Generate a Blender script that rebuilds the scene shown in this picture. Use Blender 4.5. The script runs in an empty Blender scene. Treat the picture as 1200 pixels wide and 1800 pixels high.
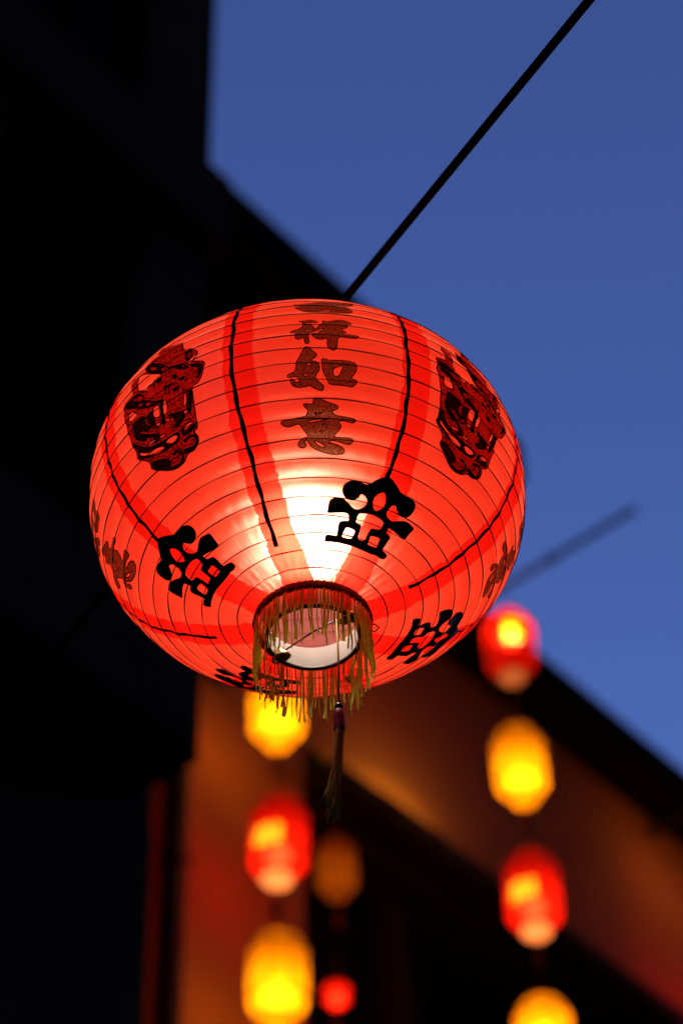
import bpy, bmesh, math, random
from mathutils import Vector, Matrix
random.seed(7)
R = math.radians
scene = bpy.context.scene
COL = scene.collection

# ------------------------------------------------------------------ camera
PITCH, ROLL = 0.8020804, R(1.5)
fw = Vector((0, math.cos(PITCH), math.sin(PITCH)))
u0 = Vector((0, -math.sin(PITCH), math.cos(PITCH)))
r0 = Vector((1, 0, 0))
rt = r0 * math.cos(ROLL) - u0 * math.sin(ROLL)
up = u0 * math.cos(ROLL) + r0 * math.sin(ROLL)
EYE = Vector((0, 0, 1.6))
cd = bpy.data.cameras.new('camera')
cam = bpy.data.objects.new('camera', cd)
COL.objects.link(cam)
cam.matrix_world = Matrix.Translation(EYE) @ Matrix((rt, up, -fw)).transposed().to_4x4()
cd.sensor_fit = 'VERTICAL'
cd.sensor_height = 36
cd.sensor_width = 24
cd.lens = 36 * 4199.84 / 1800
cd.clip_start = 0.05
cd.clip_end = 2000
cd.dof.use_dof = True
cd.dof.focus_distance = 2.07
cd.dof.aperture_fstop = 4.3
scene.camera = cam

# ------------------------------------------------------------------ dusk sky
world = bpy.data.worlds.new('World')
scene.world = world
world.use_nodes = True
wn, wl = world.node_tree.nodes, world.node_tree.links
sky = wn.new('ShaderNodeTexSky')
sky.sky_type = 'NISHITA'
sky.sun_disc = False
sky.sun_elevation = R(-2.0)
sky.sun_rotation = R(0)
sky.altitude = 0
sky.air_density = 1.0
sky.dust_density = 0.6
sky.ozone_density = 3.25
wl.new(sky.outputs[0], wn['Background'].inputs[0])
wn['Background'].inputs[1].default_value = 2.5

scene.view_settings.view_transform = 'Standard'
scene.view_settings.look = 'None'
scene.view_settings.exposure = 0
scene.view_settings.gamma = 1
scene.cycles.use_denoising = True
scene.cycles.max_bounces = 12
scene.cycles.transparent_max_bounces = 24
scene.cycles.diffuse_bounces = 5
scene.cycles.transmission_bounces = 8
scene.cycles.sample_clamp_indirect = 8.0
scene.cycles.caustics_reflective = False

# ------------------------------------------------------------------ helpers
def mat(name, fn):
    m = bpy.data.materials.new(name)
    m.use_nodes = True
    nt = m.node_tree
    nt.nodes.clear()
    out = nt.nodes.new('ShaderNodeOutputMaterial')
    sh = fn(nt)
    nt.links.new(sh, out.inputs[0])
    return m

class N:
    """small node writer"""
    def __init__(s, nt): s.nt = nt
    def node(s, t, **kw):
        n = s.nt.nodes.new(t)
        for k, v in kw.items(): setattr(n, k, v)
        return n
    def put(s, sock, v):
        if hasattr(v, 'is_output') or isinstance(v, bpy.types.NodeSocket): s.nt.links.new(v, sock)
        elif isinstance(v, (tuple, list)) and len(v) == 3 and sock.type == 'RGBA': sock.default_value = (*v, 1)
        else: sock.default_value = v
    def math(s, op, a, b=0.0, c=0.0):
        n = s.node('ShaderNodeMath', operation=op)
        s.put(n.inputs[0], a); s.put(n.inputs[1], b); s.put(n.inputs[2], c)
        return n.outputs[0]
    def mix(s, f, a, b):
        n = s.node('ShaderNodeMix', data_type='RGBA')
        s.put(n.inputs[0], f); s.put(n.inputs[6], a); s.put(n.inputs[7], b)
        return n.outputs[2]
    def mixsh(s, f, a, b):
        n = s.node('ShaderNodeMixShader')
        s.put(n.inputs[0], f); s.put(n.inputs[1], a); s.put(n.inputs[2], b)
        return n.outputs[0]
    def addsh(s, a, b):
        n = s.node('ShaderNodeAddShader')
        s.put(n.inputs[0], a); s.put(n.inputs[1], b)
        return n.outputs[0]
    def noise(s, scale, detail=3.0, rough=0.55, vec=None, out=0):
        n = s.node('ShaderNodeTexNoise')
        n.inputs['Scale'].default_value = scale; n.inputs['Detail'].default_value = detail
        n.inputs['Roughness'].default_value = rough
        s.put(n.inputs['Vector'], vec if vec is not None else s.obj())
        return n.outputs[out]
    def obj(s):
        if not hasattr(s, '_tc'): s._tc = s.node('ShaderNodeTexCoord')
        return s._tc.outputs['Object']
    def ramp(s, f, lo, hi, a=0.0, b=1.0):
        n = s.node('ShaderNodeMapRange')
        s.put(n.inputs[0], f); n.inputs[1].default_value = lo; n.inputs[2].default_value = hi
        n.inputs[3].default_value = a; n.inputs[4].default_value = b
        return n.outputs[0]
    def bsdf(s, t, color=None, rough=None, **kw):
        n = s.node('ShaderNodeBsdf' + t)
        if color is not None: s.put(n.inputs['Color'], color)
        if rough is not None: s.put(n.inputs['Roughness'], rough)
        for k, v in kw.items(): s.put(n.inputs[k], v)
        return n.outputs[0]
    def principled(s, color, rough=0.6, metal=0.0, spec=0.5, bump=None, bstr=0.3, bdist=0.01):
        n = s.node('ShaderNodeBsdfPrincipled')
        s.put(n.inputs['Base Color'], color); s.put(n.inputs['Roughness'], rough)
        s.put(n.inputs['Metallic'], metal); n.inputs['Specular IOR Level'].default_value = spec
        if bump is not None:
            b = s.node('ShaderNodeBump'); b.inputs['Strength'].default_value = bstr; b.inputs['Distance'].default_value = bdist
            s.put(b.inputs['Height'], bump); s.nt.links.new(b.outputs[0], n.inputs['Normal'])
        return n.outputs[0]

def simple(name, color, rough=0.6, metal=0.0, spec=0.5, var=0.25, scale=20.0, bstr=0.2, bdist=0.01):
    def fn(nt):
        n = N(nt)
        f = n.noise(scale, 5.0)
        c = n.mix(f, tuple(k * (1 - var) for k in color), tuple(min(1, k * (1 + var)) for k in color))
        return n.principled(c, rough, metal, spec, f, bstr, bdist)
    return mat(name, fn)

def link(o, parent=None):
    COL.objects.link(o)
    if parent is not None: o.parent = parent
    return o

def mesh(name, verts, faces, material, parent=None, smooth=True, matrix=None):
    me = bpy.data.meshes.new(name)
    me.from_pydata([tuple(v) for v in verts], [], faces)
    me.validate()
    if smooth: me.shade_smooth()
    if material is not None: me.materials.append(material)
    o = bpy.data.objects.new(name, me)
    if matrix is not None: o.matrix_local = matrix
    return link(o, parent)

def tag(o, label=None, cat=None, group=None, kind=None):
    if label: o['label'] = label
    if cat: o['category'] = cat
    if group: o['group'] = group
    if kind: o['kind'] = kind
    return o

def empty(name, loc, label=None, cat=None, group=None):
    o = bpy.data.objects.new(name, None)
    o.empty_display_size = 0.1
    o.location = loc
    link(o)
    return tag(o, label, cat, group)

def lathe(prof, n=64, close=False):
    """surface of revolution of [(r, z), ...]"""
    vs, fs = [], []
    for r, z in prof:
        for k in range(n):
            a = 2 * math.pi * k / n
            vs.append((r * math.cos(a), r * math.sin(a), z))
    m = len(prof)
    for i in range(m if close else m - 1):
        j = (i + 1) % m
        for k in range(n):
            l = (k + 1) % n
            fs.append((i * n + k, i * n + l, j * n + l, j * n + k))
    return vs, fs

def tube(path, rad, n=8, cap=True):
    """tube along a polyline; rad a number or a list"""
    pts = [Vector(p) for p in path]
    rs = rad if isinstance(rad, (list, tuple)) else [rad] * len(pts)
    vs, fs = [], []
    t = (pts[1] - pts[0]).normalized()
    ref = Vector((0, 0, 1)) if abs(t.z) < 0.9 else Vector((1, 0, 0))
    x = t.cross(ref).normalized()
    for i, p in enumerate(pts):
        a, b = pts[max(i - 1, 0)], pts[min(i + 1, len(pts) - 1)]
        t = (b - a).normalized()
        x = (x - t * x.dot(t)).normalized()
        y = t.cross(x)
        for k in range(n):
            g = 2 * math.pi * k / n
            vs.append(p + (x * math.cos(g) + y * math.sin(g)) * rs[i])
    for i in range(len(pts) - 1):
        for k in range(n):
            l = (k + 1) % n
            fs.append((i * n + k, i * n + l, (i + 1) * n + l, (i + 1) * n + k))
    if cap:
        fs.append(tuple(range(n))[::-1]); fs.append(tuple(range((len(pts) - 1) * n, len(pts) * n)))
    return vs, fs

def torus(R_, r, z=0.0, n=96, m=8, wob=0.0, seed=0):
    rg = random.Random(seed)
    a1, a2, p1, p2 = rg.uniform(.5, 1), rg.uniform(.3, .8), rg.uniform(0, 6.28), rg.uniform(0, 6.28)
    path = []
    vs, fs = [], []
    for i in range(n):
        a = 2 * math.pi * i / n
        w = wob * (a1 * math.sin(3 * a + p1) + a2 * math.sin(7 * a + p2))
        for k in range(m):
            g = 2 * math.pi * k / m
            q = R_ + r * math.cos(g)
            vs.append((q * math.cos(a), q * math.sin(a), z + w + r * math.sin(g)))
    for i in range(n):
        j = (i + 1) % n
        for k in range(m):
            l = (k + 1) % m
            fs.append((i * m + k, j * m + k, j * m + l, i * m + l))
    return vs, fs

def box_obj(name, lo, hi, material, parent=None, bevel=0.012, matrix=None):
    bm = bmesh.new()
    bmesh.ops.create_cube(bm, size=1)
    for v in bm.verts:
        v.co = Vector(((lo[i] + hi[i]) / 2 + v.co[i] * (hi[i] - lo[i]) for i in range(3)))
    if bevel: bmesh.ops.bevel(bm, geom=bm.edges[:], offset=bevel, segments=1, affect='EDGES')
    me = bpy.data.meshes.new(name)
    bm.to_mesh(me); bm.free()
    me.materials.append(material)
    o = bpy.data.objects.new(name, me)
    return link(o, parent)

# ---- prints on the big lantern, as (degrees round the axis, mm along the paper)
SYMBOL = [[(-0.21,157.9),(1.03,158.1),(2.66,156.0),(4.58,152.7),(6.52,149.0),(8.36,148.1),(10.02,149.0),(11.84,148.6),(13.68,146.6),(14.66,143.2),(14.83,138.7),(14.25,135.0),(12.83,132.5),(11.0,131.4),(9.21,132.5),(7.96,135.0),(7.01,137.8),(5.59,136.7),(4.89,133.9),(4.59,130.0),(5.65,126.4),(7.38,124.6),(9.04,124.8),(10.97,127.1),(13.27,129.7),(14.83,130.4),(17.03,129.5),(19.28,128.7),(19.03,122.0),(18.71,115.3),(13.68,116.4),(8.56,118.2),(8.94,116.2),(8.86,113.5),(10.64,112.5),(12.25,111.1),(12.25,105.5),(12.26,98.7),(14.32,98.2),(17.19,96.7),(17.28,91.9),(14.67,90.2),(11.82,90.9),(8.1,89.9),(3.52,90.0),(-0.95,90.6),(-4.2,91.2),(-8.76,91.6),(-14.09,91.8),(-19.6,90.9),(-19.44,98.1),(-16.61,98.5),(-13.44,97.9),(-13.96,106.5),(-13.63,111.3),(-11.42,112.8),(-9.67,113.1),(-10.16,117.0),(-10.61,119.2),(-12.9,119.6),(-15.79,118.6),(-19.42,117.4),(-19.59,119.7),(-19.18,128.4),(-18.3,131.5),(-16.03,132.7),(-14.0,132.5),(-12.1,130.1),(-10.38,126.9),(-8.66,124.5),(-7.19,124.6),(-5.59,126.4),(-4.61,129.6),(-4.42,133.2),(-5.19,136.2),(-6.43,137.8),(-7.35,138.5),(-8.11,134.7),(-9.52,132.0),(-11.53,131.4),(-13.37,133.0),(-14.64,136.8),(-14.77,141.2),(-13.95,145.5),(-12.27,148.1),(-10.16,148.8),(-8.53,148.0),(-6.65,146.8),(-5.12,148.8),(-3.68,152.7),(-2.14,155.7)],[(0.41,144.9),(1.83,141.7),(2.71,136.1),(2.17,131.3),(0.14,127.0),(-1.65,130.6),(-2.41,136.3),(-1.48,141.6)],[(-5.99,121.5),(-3.52,122.8),(0.67,123.4),(5.24,121.1),(5.69,117.3),(5.27,113.2),(1.53,112.2),(1.14,106.5),(1.14,99.4),(-3.04,98.8),(-2.87,104.3),(-3.13,111.9),(-6.5,113.4),(-6.39,117.8)],[(-9.87,107.1),(-5.21,106.0),(-5.31,101.9),(-6.05,97.5),(-11.1,97.9),(-10.54,102.7)],[(3.0,105.7),(7.97,106.7),(8.3,102.2),(8.69,97.6),(3.63,97.3),(3.32,102.0)]]
YI = [[(-2.11,217.2),(-1.21,217.2),(0.09,215.9),(1.71,213.7),(3.97,211.7),(4.62,209.5),(4.22,207.8),(2.79,205.8),(3.45,202.9),(4.52,201.8),(6.86,201.2),(9.02,200.7),(9.51,198.9),(8.92,197.0),(7.61,197.2),(6.29,198.0),(4.48,197.2),(5.64,193.6),(5.37,190.9),(3.51,184.0),(4.65,183.2),(8.26,184.0),(9.46,182.5),(9.13,179.4),(8.15,177.8),(6.13,179.1),(4.49,180.3),(2.45,180.2),(2.24,178.6),(5.04,176.9),(6.74,174.7),(7.32,172.0),(6.47,169.2),(4.09,168.2),(1.44,169.2),(-1.17,171.6),(-3.03,174.9),(-3.9,178.8),(-4.33,180.8),(-5.03,179.5),(-4.39,176.3),(-4.89,174.1),(-6.05,173.9),(-6.93,176.0),(-6.74,179.2),(-5.9,181.6),(-4.53,182.7),(-3.63,183.6),(-5.1,189.2),(-6.3,195.0),(-8.06,193.1),(-9.8,192.6),(-11.22,195.4),(-11.25,197.7),(-9.2,198.3),(-6.85,199.0),(-4.09,200.9),(-3.95,204.2),(-3.52,206.1),(-4.8,210.6),(-4.78,212.3),(-3.76,212.2),(-2.55,211.4),(-2.13,214.1)],[(-1.88,203.3),(0.1,204.3),(-0.07,203.3),(-1.68,202.2)],[(-4.14,196.3),(-0.74,198.1),(2.23,198.7),(-0.31,196.7),(-3.31,194.8)],[(-2.47,192.3),(-1.6,191.3),(-1.83,188.9)],[(0.12,194.1),(1.67,193.6),(1.21,191.6)],[(-2.31,180.7),(-0.27,178.1),(1.61,174.5),(0.21,174.4),(-1.18,176.0)],[(-0.74,188.0),(0.36,188.4),(0.15,186.8)]]
RU = [[(-4.0,268.0),(-2.88,268.2),(-2.25,264.8),(-1.15,261.4),(-0.98,258.8),(-1.76,255.5),(-2.72,253.1),(-1.03,251.5),(-0.39,247.6),(-0.41,243.8),(-1.1,240.0),(-1.71,235.5),(-0.37,231.2),(0.6,228.4),(0.5,224.9),(0.0,223.8),(-1.37,225.5),(-3.02,229.1),(-4.1,227.8),(-5.87,227.3),(-7.22,229.1),(-7.84,232.9),(-7.8,235.4),(-7.32,234.9),(-6.39,231.7),(-5.41,233.0),(-5.57,235.2),(-6.51,237.6),(-7.87,236.5),(-8.66,237.9),(-8.4,239.7),(-6.54,242.5),(-6.29,247.4),(-6.04,252.1),(-4.91,260.8)],[(-3.51,249.2),(-2.55,251.1),(-2.33,249.9),(-2.96,247.6),(-3.62,247.5)],[(-4.86,238.4),(-3.36,240.4),(-3.62,237.0)]]
KOU = [[(0.13,255.2),(0.89,255.6),(2.01,253.5),(4.68,254.6),(6.6,254.6),(8.33,253.5),(8.92,249.8),(8.94,245.9),(8.19,240.9),(7.53,237.3),(9.02,235.8),(9.05,233.2),(7.91,228.7),(6.31,229.8),(3.94,229.8),(1.97,230.1),(1.39,235.0),(0.63,240.1),(0.18,246.9)],[(2.84,243.9),(3.9,247.2),(5.63,249.0),(5.06,243.4),(4.49,238.3),(3.13,237.6)]]
XIANG = [[(-5.32,304.6),(-3.8,304.2),(-2.46,305.9),(-0.95,304.1),(-0.12,301.5),(-1.74,300.7),(-3.26,300.6),(-3.47,298.4),(-1.96,297.7),(-1.16,292.8),(-1.85,289.6),(-0.29,295.0),(-0.07,297.8),(1.29,300.9),(0.74,302.5),(0.87,304.9),(2.1,304.1),(3.68,307.1),(5.24,308.3),(7.16,307.4),(8.28,304.6),(8.03,302.1),(7.04,300.7),(6.97,296.7),(5.3,294.1),(6.59,290.0),(6.47,288.1),(4.54,286.9),(6.83,286.6),(9.61,286.0),(9.47,282.8),(8.3,281.5),(5.81,281.4),(4.39,281.8),(4.11,272.1),(3.88,266.6),(3.02,264.6),(2.09,267.0),(1.64,270.0),(1.82,279.9),(0.3,277.7),(-1.01,278.5),(-2.01,282.5),(-1.99,284.0),(-0.19,285.6),(-0.17,288.1),(1.19,292.0),(0.45,292.9),(-0.72,289.1),(-2.07,285.5),(-2.93,284.0),(-2.97,279.5),(-2.73,274.7),(-3.12,272.4),(-3.77,273.0),(-3.99,280.7),(-5.32,278.2),(-6.15,280.2),(-6.12,284.2),(-5.27,285.4),(-6.76,286.4),(-7.5,288.2),(-6.92,290.6),(-5.02,293.2),(-4.05,296.8),(-4.11,300.8)],[(3.61,302.6),(5.21,306.6),(4.87,303.8)]]
JI = [[(-6.89,341.5),(-2.92,341.5),(0.41,346.2),(4.1,344.5),(9.74,348.9),(10.01,345.7),(8.75,340.9),(4.86,335.2),(7.82,332.4),(9.07,327.4),(8.52,322.6),(7.06,320.3),(1.53,317.6),(-3.31,318.0),(-5.02,325.5),(-6.09,329.6),(-3.61,330.5)],[(-0.28,320.2),(1.63,323.9),(3.94,326.4),(2.57,321.5)]]
FIGOUT = [[(-0.21,333.5),(4.66,326.8),(8.35,319.3),(8.9,305.7),(11.21,301.2),(13.7,292.6),(12.75,285.3),(12.13,280.9),(15.77,275.6),(14.73,262.6),(13.39,254.3),(11.54,251.8),(11.31,239.6),(10.98,225.6),(10.83,213.4),(9.06,211.1),(9.88,205.8),(9.66,200.5),(7.49,196.3),(5.1,196.6),(3.37,191.9),(0.76,190.3),(-2.05,191.8),(-7.7,203.2),(-7.0,211.1),(-10.73,220.9),(-10.03,227.1),(-10.48,238.5),(-10.83,255.9),(-12.15,275.2),(-11.54,281.0),(-11.92,291.3),(-10.22,292.8),(-8.41,294.0),(-9.7,313.3),(-6.77,310.9),(-3.31,309.7),(-3.24,325.3),(-0.34,325.4)],[(-6.56,312.8),(-0.59,297.4),(2.83,286.8),(0.21,285.8),(-0.36,281.8),(-1.9,283.7),(-2.51,278.7),(-6.2,289.4),(-6.7,300.5)],[(-0.47,253.7),(1.29,253.1),(1.63,246.7),(0.9,240.9),(-0.94,242.5),(-1.13,249.0)],[(10.63,282.9),(12.12,288.9),(12.97,291.7),(13.48,288.3),(12.13,280.9),(11.13,279.7)],[(3.07,254.0),(3.8,251.5),(3.36,240.4),(1.86,239.8),(2.23,249.2)],[(9.33,251.1),(9.96,245.4),(9.0,238.1),(8.12,237.0),(8.48,242.6)],[(2.42,236.0),(3.98,233.9),(3.14,231.1),(1.82,232.8)],[(-0.8,237.2),(0.56,235.3),(0.19,231.6),(-0.87,233.3)],[(-0.97,224.2),(0.8,223.3),(1.22,221.7),(-1.08,220.9)],[(-6.19,225.5),(-3.4,225.7),(-2.62,224.0),(-4.96,221.9)],[(7.83,233.1),(8.96,233.8),(8.97,230.4),(7.83,229.7)],[(-10.12,270.2),(-7.96,269.3),(-6.52,261.3),(-8.74,259.2),(-10.07,261.8)],[(0.69,217.5),(2.54,217.5),(4.44,215.9),(4.34,212.7),(2.21,210.5),(-0.29,215.1)],[(-9.36,226.4),(-7.41,220.1),(-3.86,217.8),(-1.25,215.2),(-0.39,210.1),(-3.59,211.1),(-7.06,215.7),(-9.64,222.5)],[(6.55,219.1),(8.67,220.7),(10.17,219.3),(8.16,215.7),(6.4,215.2)]]
FIGINK = [[[(-4.28,314.4),(-2.62,318.5),(1.84,305.3),(4.45,293.1),(7.21,289.6),(9.6,285.2),(11.36,275.9),(8.82,278.0),(5.89,287.1),(3.4,286.5),(-0.23,295.2),(-3.06,305.0)],[(2.1,297.0),(3.86,294.6),(4.49,289.4),(2.49,291.8)],[(-2.1,311.1),(0.1,304.1),(0.58,298.9),(-1.42,303.6)],[(8.56,284.2),(9.6,282.9),(9.6,280.2)]],[[(0.23,283.5),(2.27,284.9),(2.86,278.9),(0.84,279.7)]],[[(7.71,270.9),(9.64,269.4),(9.81,265.5),(7.87,265.9)]],[[(2.93,271.2),(5.54,269.4),(5.75,266.4),(3.27,266.9)]],[[(5.79,262.8),(7.65,262.4),(7.7,256.0),(5.74,257.5)]],[[(5.91,278.1),(6.72,278.4),(7.48,273.5),(7.29,269.7),(5.98,271.5)]],[[(11.26,279.9),(12.87,278.9),(15.28,273.8),(14.38,263.2),(12.51,257.7),(13.75,268.3),(12.84,274.1),(11.49,275.7)]],[[(-11.49,289.9),(-7.6,290.3),(-4.43,280.8),(-3.54,270.8),(-0.39,261.8),(2.64,256.9),(2.73,252.8),(-0.09,255.2),(-3.6,259.7),(-7.56,271.3),(-11.15,279.8)],[(-7.84,281.9),(-5.43,281.5),(-4.12,275.6),(-5.77,275.9)],[(-6.15,272.7),(-4.53,270.3),(-4.65,266.0),(-5.88,269.3)],[(-3.03,265.9),(-1.56,263.2),(-2.27,260.9),(-3.17,262.2)]],[[(-8.9,256.6),(-5.42,256.4),(-3.48,250.7),(-4.54,245.6),(-2.14,236.5),(-3.93,234.9),(-6.3,241.3),(-8.16,237.4),(-7.42,231.9),(-9.31,240.2),(-8.74,249.3)]],[[(-8.48,241.0),(-6.46,239.8),(-4.45,233.4),(-3.04,231.2),(-0.71,226.3),(-1.88,219.9),(-3.98,221.6),(-2.79,225.3),(-4.71,231.2),(-5.7,228.9),(-8.44,235.3)]],[[(1.29,253.1),(2.56,255.1),(2.1,243.0),(1.93,230.8),(0.59,232.5),(1.03,242.5)]],[[(-2.43,252.0),(-0.55,252.4),(-1.44,244.1),(-0.8,237.2),(-1.69,234.6),(-3.31,240.9),(-3.6,249.1)]],[[(2.36,238.8),(7.17,235.2),(8.31,228.9),(6.89,225.3),(4.77,221.3),(3.37,224.6),(4.94,228.7),(4.05,234.7)]],[[(9.93,250.0),(11.31,249.4),(11.08,240.0),(9.8,227.4),(9.09,228.5),(9.13,236.2)]],[[(-10.33,238.1),(-5.96,222.3),(-0.51,218.1),(4.45,218.4),(5.26,215.4),(4.23,209.6),(-0.6,208.8),(-6.51,212.7),(-10.66,221.2),(-9.78,227.4)],[(-8.81,225.1),(-6.72,217.6),(-2.22,215.3),(0.17,211.6),(-3.48,211.7),(-7.06,215.7),(-9.37,221.8)],[(0.84,216.4),(3.62,216.5),(4.27,214.5),(2.31,211.2),(0.11,213.4)]],[[(6.3,219.5),(10.27,217.5),(10.59,213.8),(5.57,210.7),(5.63,214.8)],[(6.96,217.6),(9.14,217.1),(8.09,215.0),(6.56,214.1)]],[[(5.4,209.3),(7.29,210.5),(9.15,209.3),(9.79,202.7),(8.51,197.3),(5.7,196.5),(4.1,198.2),(4.71,202.1),(7.87,199.0),(8.98,203.1),(8.18,208.3),(6.62,207.4),(5.34,204.4)]],[[(0.23,203.9),(2.02,204.9),(3.91,200.9),(3.93,195.1),(2.15,190.5),(-1.67,191.9),(-7.37,203.0),(-6.98,208.4),(-5.44,208.7),(-1.48,203.6),(-0.54,197.6),(-1.54,194.3),(1.25,192.8),(3.28,197.0),(2.21,202.1),(0.66,200.6)]],[[(9.9,302.5),(11.88,299.0),(11.87,288.3),(10.62,284.1),(9.69,290.8)],[(10.53,296.0),(11.27,297.9),(11.47,291.5),(10.85,289.3)]]]

# ------------------------------------------------------------------ plain materials
M_dark_wall = simple('dark_wall', (0.12, 0.088, 0.075), 0.85, spec=0.1, var=0.3, scale=3)
M_dark_trim = simple('dark_trim', (0.03, 0.027, 0.026), 0.8, spec=0.08, var=0.3, scale=4)
M_window_glass = simple('window_glass', (0.004, 0.004, 0.004), 0.6, spec=0.08, var=0.2, scale=2, bstr=0.02)
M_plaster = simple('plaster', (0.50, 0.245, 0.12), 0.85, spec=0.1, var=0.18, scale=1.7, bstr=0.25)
M_shaded_red = simple('shaded_red_wall', (0.24, 0.05, 0.03), 0.85, spec=0.1, var=0.3, scale=2.2)  # shade beside the near building put into a darker wall colour
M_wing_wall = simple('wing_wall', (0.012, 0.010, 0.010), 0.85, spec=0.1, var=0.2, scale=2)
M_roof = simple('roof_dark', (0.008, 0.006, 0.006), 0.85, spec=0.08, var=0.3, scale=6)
M_pipe = simple('pipe_dark', (0.03, 0.02, 0.018), 0.6, var=0.3, scale=9)
M_pole = simple('pole_paint', (0.05, 0.05, 0.06), 0.6, var=0.3, scale=9)
M_cable = simple('cable_rubber', (0.0035, 0.0025, 0.0025), 0.8, spec=0.05, var=0.4, scale=120, bdist=0.001)
M_asphalt = simple('asphalt', (0.05, 0.05, 0.05), 0.9, var=0.3, scale=40)
M_wire = simple('rib_wire', (0.16, 0.012, 0.008), 0.6, var=0.3, scale=90, bdist=0.0005)
M_ring = simple('ring_wire', (0.02, 0.012, 0.010), 0.35, spec=0.6, var=0.3, scale=90, bdist=0.0004)
M_tape = simple('black_tape', (0.008, 0.005, 0.005), 0.6, spec=0.12, var=0.4, scale=200, bdist=0.0004)
M_brass = simple('brass', (0.62, 0.42, 0.12), 0.3, metal=1.0, var=0.2, scale=200, bdist=0.0004)
M_braid = simple('fringe_braid', (0.17, 0.05, 0.02), 0.8, var=0.5, scale=400, bstr=0.8, bdist=0.001)
M_bead = simple('black_bead', (0.012, 0.012, 0.013), 0.18, spec=0.7, var=0.1, scale=50, bstr=0.0)
M_barrel = simple('red_barrel', (0.42, 0.045, 0.025), 0.4, spec=0.25, var=0.35, scale=260, bdist=0.0006)
M_socket = simple('socket_plastic', (0.7, 0.68, 0.62), 0.5, var=0.1, scale=60)

def f_fringe(nt):
    n = N(nt)
    v = n.noise(700, 4.0, 0.7)
    c = n.mix(n.ramp(v, .3, .7), (0.80, 0.68, 0.01), (0.98, 0.92, 0.06))
    p = n.node('ShaderNodeBsdfPrincipled')
    n.put(p.inputs['Base Color'], c)
    p.inputs['Roughness'].default_value = 0.42
    p.inputs['Metallic'].default_value = 0.15
    b = n.node('ShaderNodeBump'); b.inputs['Strength'].default_value = 0.7; b.inputs['Distance'].default_value = 0.001
    n.put(b.inputs['Height'], v); nt.links.new(b.outputs[0], p.inputs['Normal'])
    return n.mixsh(0.72, p.outputs[0], n.bsdf('Translucent', c))
M_fringe = mat('gold_fringe', f_fringe)

def f_thread(nt):
    n = N(nt)
    v = n.noise(500, 4.0, 0.7)
    c = n.mix(v, (0.66, 0.46, 0.05), (0.96, 0.80, 0.18))
    return n.mixsh(0.45, n.principled(c, 0.5, 0.1, 0.3, v, 0.5, 0.001), n.bsdf('Translucent', c))
M_thread = mat('tassel_thread', f_thread)

# ------------------------------------------------------------------ facade frame: u along the street, q away from the eye, z up
AN = R(40)
DU = Vector((math.sin(AN), math.cos(AN), 0))
DN = Vector((math.cos(AN), -math.sin(AN), 0))
def UQ(u, q, z): return EYE + DU * u - DN * q + Vector((0, 0, z))
# local axes of a building empty: x = DU, y = -DN (away), z = up
FROT = Matrix((DU, -DN, Vector((0, 0, 1)))).transposed().to_4x4()
GZ = -1.6           # street level in these heights

def building(name, label):
    e = empty(name, (0, 0, 0), label, 'building')
    e.matrix_world = Matrix.Translation(EYE) @ FROT
    return e
def slab(name, parent, u0, u1, q0, q1, z0, z1, m, bevel=0.012):
    return box_obj(name, (u0, q0, z0), (u1, q1, z1), m, parent, bevel)

# street
g = mesh('street', [(-60, -40, 0), (60, -40, 0), (60, 60, 0), (-60, 60, 0)], [(0, 1, 2, 3)], M_asphalt, smooth=False)
tag(g, kind='structure')

# near building: upper storeys overhang a set-back ground floor
A = building('dark_building', 'near black building in the left of the picture, its upper storeys overhanging')
slab('wall', A, -6, 4.195, 4.335, 9, 4.80, 7.30, M_dark_wall)
slab('wall', A, -6, 4.03, 4.32, 9, 7.305, 17, M_dark_wall)                       # core behind the window strips
slab('soffit', A, -6, 4.06, 4.0, 4.31, 4.78, 4.82, M_dark_trim)
for (z0, z1, q) in ((4.83, 5.42, 4.0), (7.30, 7.74, 3.93), (10.3, 10.8, 3.93), (13.2, 13.7, 3.93)):
    slab('spandrel', A, -6, 4.06 if q == 4.0 else 4.075, q, 4.31, z0, z1, M_dark_wall)
for (z0, z1) in ((5.425, 7.295), (7.745, 10.295), (10.805, 13.195)):
    for k, u in enumerate((3.76, 2.72, 1.62, 0.52, -0.58)):
        slab('pier', A, u, u + 0.28, 4.02, 4.31, z0, z1, M_dark_wall)
        w = slab('window', A, u - 0.82 + 0.004, u - 0.004, 4.17, 4.22, z0 + .004, z1 - .004, M_window_glass, 0)
        slab('glazing_bar', w, u - 0.44, u - 0.39, 4.13, 4.165, z0 + .005, z1 - .005, M_dark_trim, 0.004)
        slab('glazing_bar', w, u - 0.81, u - 0.01, 4.10, 4.128, (z0 + z1) / 2 - .03, (z0 + z1) / 2 + .03, M_dark_trim, 0.004)
slab('ground_floor_wall', A, -6, 4.20, 4.33, 9, GZ, 4.795, M_dark_wall)

# far building: lit plaster front with a pier, a frieze, a deep opening and a flat overhanging roof
B = building('plaster_building', 'plaster building lit orange by the lanterns, flat dark roof against the sky')
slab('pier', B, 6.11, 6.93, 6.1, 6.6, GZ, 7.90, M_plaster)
slab('set_back_wall', B, 2.0, 6.105, 6.135, 6.9, GZ, 7.90, M_shaded_red)
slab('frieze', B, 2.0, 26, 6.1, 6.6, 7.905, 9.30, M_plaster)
slab('ledge', B, 6.94, 26, 5.90, 6.095, 7.55, 7.67, M_dark_trim)
slab('lintel', B, 6.95, 26, 6.12, 6.6, 7.50, 7.90, M_dark_trim)
rf = slab('roof', B, 7.31, 26.3, 5.82, 8.6, 9.305, 9.47, M_roof)
slab('roof_edge', rf, 7.33, 26.32, 5.79, 5.815, 9.33, 9.49, M_roof, 0.005)
win = slab('window', B, 6.945, 26, 6.42, 6.46, GZ, 7.495, M_window_glass, 0)
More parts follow.
